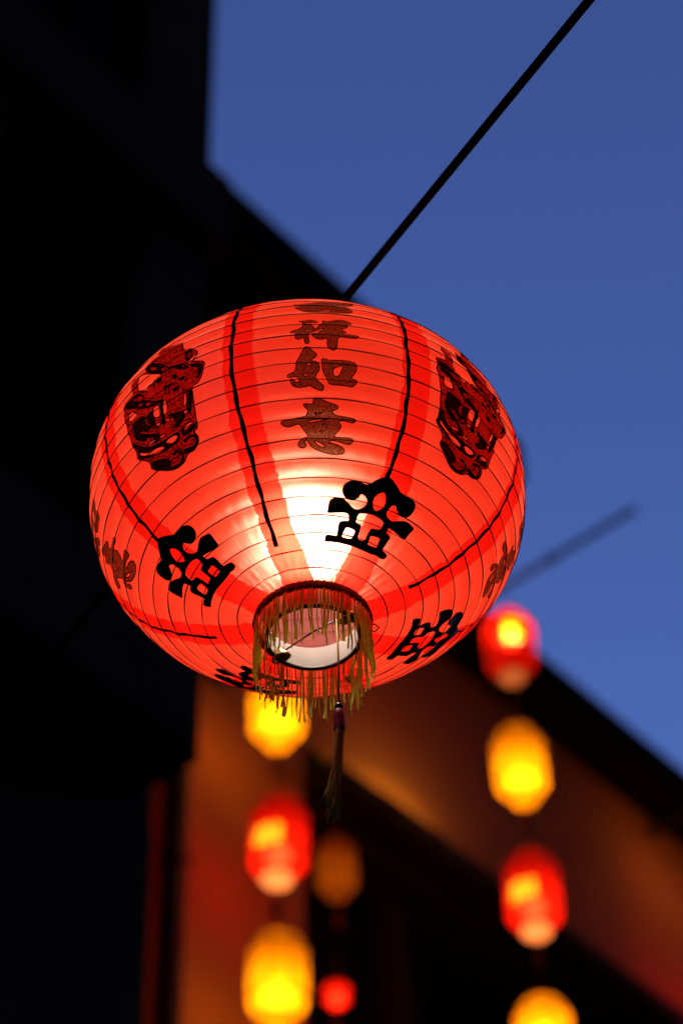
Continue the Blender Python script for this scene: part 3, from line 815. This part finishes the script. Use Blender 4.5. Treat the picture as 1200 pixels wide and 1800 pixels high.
# one strand has come loose and crosses the others
vs, fs = tube([(0.040, 0.022, z2 + .016), (0.036, 0.024, z2 - .006), (0.028, 0.026, z2 - .030)], .0012, 6)
mesh('fringe_strand', vs, fs, M_fringe, LAN)
# stretcher wire with two brass cups across the opening
ca = R(142)
e1 = Vector((r2 * .93 * math.cos(ca), r2 * .93 * math.sin(ca), z2 + .004))
e2 = Vector((-e1.x, -e1.y, z2 + .004))
v, f = tube([e1, e1.lerp(e2, .5) + Vector((0, 0, .003)), e2], .0008, 8)
mesh('stretcher_wire', v, f, M_ring, LAN)
for e_ in (e1, e2):
    v, f = lathe([(.0008, .007), (.003, .006), (.0055, .002), (.0085, -.002), (.0092, -.004), (.0078, -.0045), (.004, -.001), (.0008, .002)], 28)
    o = mesh('brass_cup', v, f, M_brass, LAN)
    o.location = e_ + Vector((0, 0, -.001)); o.rotation_euler = (0.25, -0.3, 0)
v, f = tube([(r2 + .008, .006, zB - .001), (r2 + .014, .004, zB - .002), (r2 + .017, .002, zB - .008), (r2 + .013, .001, zB - .014), (r2 + .009, .002, zB - .010)], .0007, 6)
mesh('wire_loop', v, f, M_ring, LAN)

# bulb on its cord
bz = -0.022
sp = [(max(.0005, .031 * math.sin(t)), bz - .033 * math.cos(t)) for t in [math.pi * k / 12 for k in range(13)]]
v, f = lathe(sp, 24)
M_bulb = emit('bulb_white', (1.0, 0.90, 0.78), 41.0)
mesh('bulb', v, f, M_bulb, LAN)
v, f = lathe([(.001, bz + .031), (.014, bz + .032), (.017, bz + .040), (.017, bz + .066), (.010, bz + .074), (.001, bz + .075)], 20)
mesh('bulb_socket', v, f, M_socket, LAN)
zt = RIBP[-1][1]; rt_ = RIBP[-1][0]
v, f = tube([(0, 0, bz + .074), (0.002, 0.001, .10), (0, 0, zt + .01), (0.0, 0.0, .205)], .0028, 8)
mesh('bulb_cord', v, f, M_ring, LAN)
v, f = tube([(-rt_, 0, zt), (-rt_ * .6, 0, zt + .03), (0, 0, .196), (rt_ * .6, 0, zt + .03), (rt_, 0, zt)], .0014, 8)
mesh('hanger_wire', v, f, M_ring, LAN)

# tassel hanging from the stretcher
tp = e1.lerp(e2, .85) + Vector((0, 0, .001))
def dn(t, dx=0.0, dy=0.0): return tp + down * t + Vector((dx, dy, 0))
Lc = 0.0985
v, f = tube([dn(0), dn(Lc * .5, .0006, .0), dn(Lc)], .0011, 6)
mesh('tassel_cord', v, f, M_thread, LAN)
v, f = lathe([(max(.0004, .0038 * math.sin(math.pi * k / 12)), -.0038 * math.cos(math.pi * k / 12)) for k in range(13)], 24)
o = mesh('bead', v, f, M_bead, LAN); o.location = dn(Lc + .002)
v, f = lathe([(.0008, .0115), (.0032, .0113), (.0046, .0096), (.0049, .004), (.0048, -.007), (.0051, -.0095), (.0044, -.0115), (.0008, -.011)], 24)
o = mesh('red_barrel', v, f, M_barrel, LAN); o.location = dn(Lc + .0168)
rg = random.Random(5)
for k in range(46):
    a, r_ = rg.uniform(0, 6.28), rg.uniform(.0005, .0038)
    ox, oy = r_ * math.cos(a), r_ * math.sin(a)
    L = rg.uniform(.070, .096)
    sw = rg.uniform(-.012, .005); ph = rg.uniform(0, 6.28)
    pts = [dn(Lc + .0275 + L * t, ox * (1 - .15 * math.sin(t * 3)) - .006 * t + sw * max(0, t - .55) * 1.4 + .0014 * math.sin(t * 9 + ph) * t, oy) for t in [i / 12 for i in range(13)]]
    v, f = tube(pts, rg.uniform(.0007, .0012), 5)
    mesh('tassel_thread', v, f, M_thread, LAN)

# ------------------------------------------------------------------ the cable it hangs on
ED = Vector((0.55665183, -0.8307459, 0))
top = CEN + AX * 0.2085
pts = []
for i in range(41):
    t = -3.25 + 8.7 * i / 40
    pts.append(top + ED * t + Vector((0, 0, 0.0016 * t * t)))
v, f = tube(pts, 0.0042, 10)
c = mesh('cable', v, f, M_cable)
tag(c, 'dark taut cable running diagonally up to the top right, holding the big lantern', 'cable')
